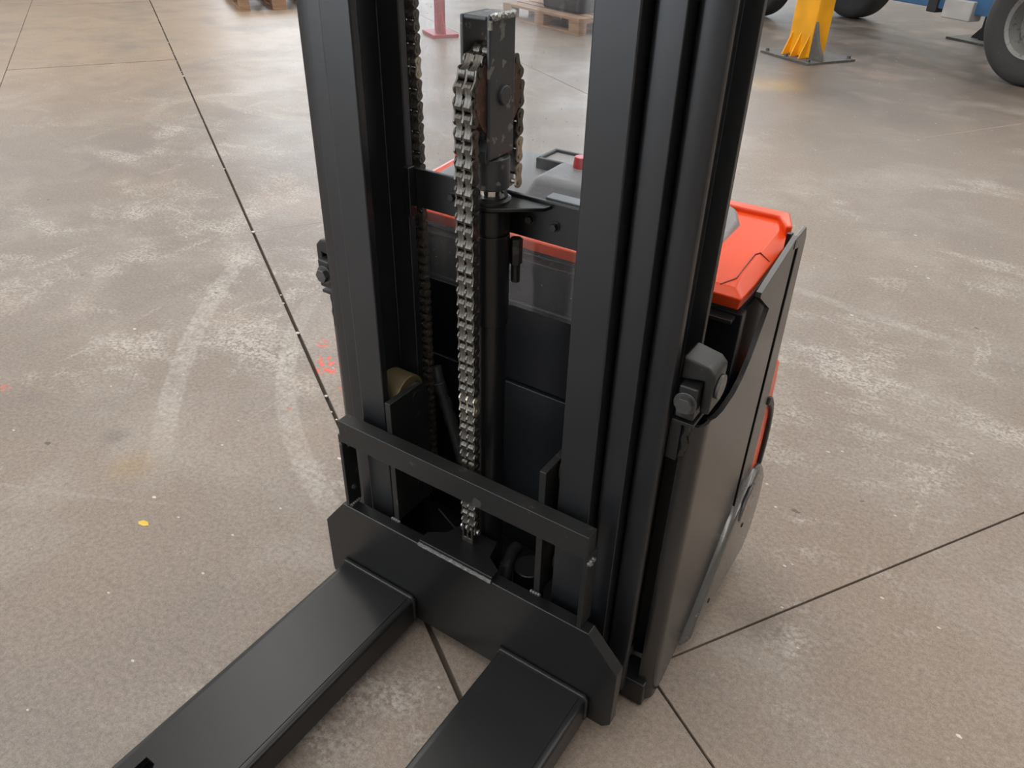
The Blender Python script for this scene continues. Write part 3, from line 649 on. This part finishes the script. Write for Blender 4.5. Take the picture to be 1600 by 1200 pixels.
V = thing('trailer_chassis', 'blue steel trailer chassis on black rubber tyres behind the lift post', 'trailer', (0, 0, 0), GRZ)
wheel(V, 3.02, 5.78, 1); wheel(V, 6.35, 5.95, 1); wheel(V, 5.95, 6.95, -1); wheel(V, 3.0, 6.95, -1)
for n_ in (6.15, 6.62):
    bm = BM(); box(bm, 2.2, 7.3, -n_-0.05, -n_+0.05, 0.40, 0.56); obj('chassis_beam', bm, 'blue', V, 0.006)
for d_ in (2.3, 3.9, 4.7, 7.2):
    bm = BM(); box(bm, d_-0.05, d_+0.05, -6.57, -6.2, 0.42, 0.54); obj('cross_beam', bm, 'blue', V, 0.006)
for d_ in (3.01, 6.15):
    bm = BM(); cyl(bm, (d_, -5.8, 0.42), (d_, -6.9, 0.42), 0.05, seg=16); obj('axle', bm, 'plate', V)
bm = BM(); box(bm, 4.22, 4.66, -7.28, -6.88, 0.0, 0.02); jfo = obj('jack_foot', bm, 'plate', V, 0.003)
bm = BM(); box(bm, 4.30, 4.42, -7.14, -7.02, 0.02, 0.45); obj('jack_leg', bm, 'dark_plastic', V, 0.004)
bm = BM(); box(bm, 4.30, 4.42, -7.02, -6.67, 0.40, 0.50); obj('jack_arm', bm, 'blue', V, 0.004)
bm = BM(); prism(bm, [(4.42, 0.02), (4.54, 0.02), (4.42, 0.16)], 'y', -7.09, -7.07); obj('jack_gusset', bm, 'dark_plastic', jfo)
bm = BM(); box(bm, 3.80, 4.08, -6.12, -5.98, 0.31, 0.46); obj('storage_box', bm, 'lightbox', V, 0.01)
bm = BM(); box(bm, 4.16, 4.26, -6.12, -6.0, 0.33, 0.46); obj('hinge_block', bm, 'dark_plastic', V, 0.01)
bm = BM(); box(bm, 3.45, 6.0, -6.10, -6.02, 0.365, 0.58); obj('side_rail', bm, 'blue', V, 0.006)


def pallet(label, loc, rz):
    t_ = thing('wooden_pallet', label, 'pallet', loc, rz, 'wooden pallets')
    W, Ln = 0.8, 1.2
    for y in (-W/2, -0.0725, W/2-0.1):
        wdt = 0.1 if abs(y+0.0725) > 1e-6 else 0.145
        bx('bottom_board', (-Ln/2, Ln/2, y, y+wdt, 0.0, 0.022), 'wood', t_, 0.002)
        for x in (-Ln/2, -0.0725, Ln/2-0.145): bx('block', (x, x+0.145, y, y+wdt, 0.022, 0.100), 'wood', t_, 0.003)
    for x in (-Ln/2, -0.0725, Ln/2-0.145): bx('stringer_board', (x, x+0.145, -W/2, W/2, 0.100, 0.122), 'wood', t_, 0.002)
    for y, wdt in ((-0.4, 0.145), (-0.22, 0.10), (-0.0725, 0.145), (0.12, 0.10), (0.255, 0.145)): bx('deck_board', (-Ln/2, Ln/2, y, y+wdt, 0.122, 0.144), 'wood', t_, 0.002)
    return t_
cpos = Vector((-6.504, 4.968, 0)); q = D1*0.6 + NN*0.4
pallet('brown wooden pallet lying on the floor beyond the long joint', cpos + Vector((q.x, q.y, 0)), GRZ)
pp = pallet('wooden pallet seen through the clear sheet, carrying dark machine parts', (-3.55, 6.62, 0), GRZ+0.2)
mk = thing('machine_unit', 'dark gearbox unit resting on the pallet behind the clear sheet', 'machinery', (-3.55, 6.62, 0.144), GRZ+0.2)
bx('housing', (-0.40, 0.15, -0.25, 0.25, 0.0, 0.32), 'dark_plastic', mk, 0.03)
bm = BM(); cyl(bm, (0.15, 0, 0.17), (0.42, 0, 0.17), 0.13, seg=24); obj('motor', bm, 'plate', mk, 0.01)
for i in range(5):
    bm = BM(); cyl(bm, (0.19+0.045*i, 0, 0.17), (0.20+0.045*i, 0, 0.17), 0.145, seg=24); obj('cooling_fin', bm, 'blue', mk)
rp = thing('red_stand', 'red steel stand with flat foot seen through the clear sheet', 'stand', (-4.13, 5.25, 0), GRZ)
bx('foot', (-0.16, 0.16, -0.12, 0.12, 0.0, 0.03), 'red', rp, 0.005)
bx('upright', (-0.04, 0.04, -0.04, 0.04, 0.03, 1.2), 'red', rp, 0.006)
bm = BM(); prism(bm, [(-0.04, 0.03), (-0.14, 0.03), (-0.04, 0.22)], 'y', -0.006, 0.006); obj('gusset', bm, 'red', rp)

# small things on the floor
bm = BM(); prism(bm, [(-0.014, -0.004), (-0.006, -0.008), (0.008, -0.006), (0.016, 0.002), (0.006, 0.008), (-0.008, 0.006)], 'z', 0.0, 0.0015)
lf = obj('paint_chip', bm, 'leaf', None, loc=(-0.815, -0.128, 0.0)); lf['label'] = 'small yellow paint chip lying on the floor left of the forks'; lf['category'] = 'paint chip'
bm = BM()
for i in range(22):
    d_ = random.uniform(0.35, 9.0); q = g2w(d_, -0.03 + random.uniform(-0.006, 0.006), -0.002); r_ = random.uniform(0.004, 0.011)
    bmesh.ops.create_icosphere(bm, subdivisions=1, radius=r_, matrix=Matrix.Translation(q) @ Matrix.Diagonal((1, 0.8, 0.35, 1)))
jf = obj('joint_filler', bm, 'crumb', floor); jf.matrix_parent_inverse = floor.matrix_basis.inverted(); jf['kind'] = 'stuff'
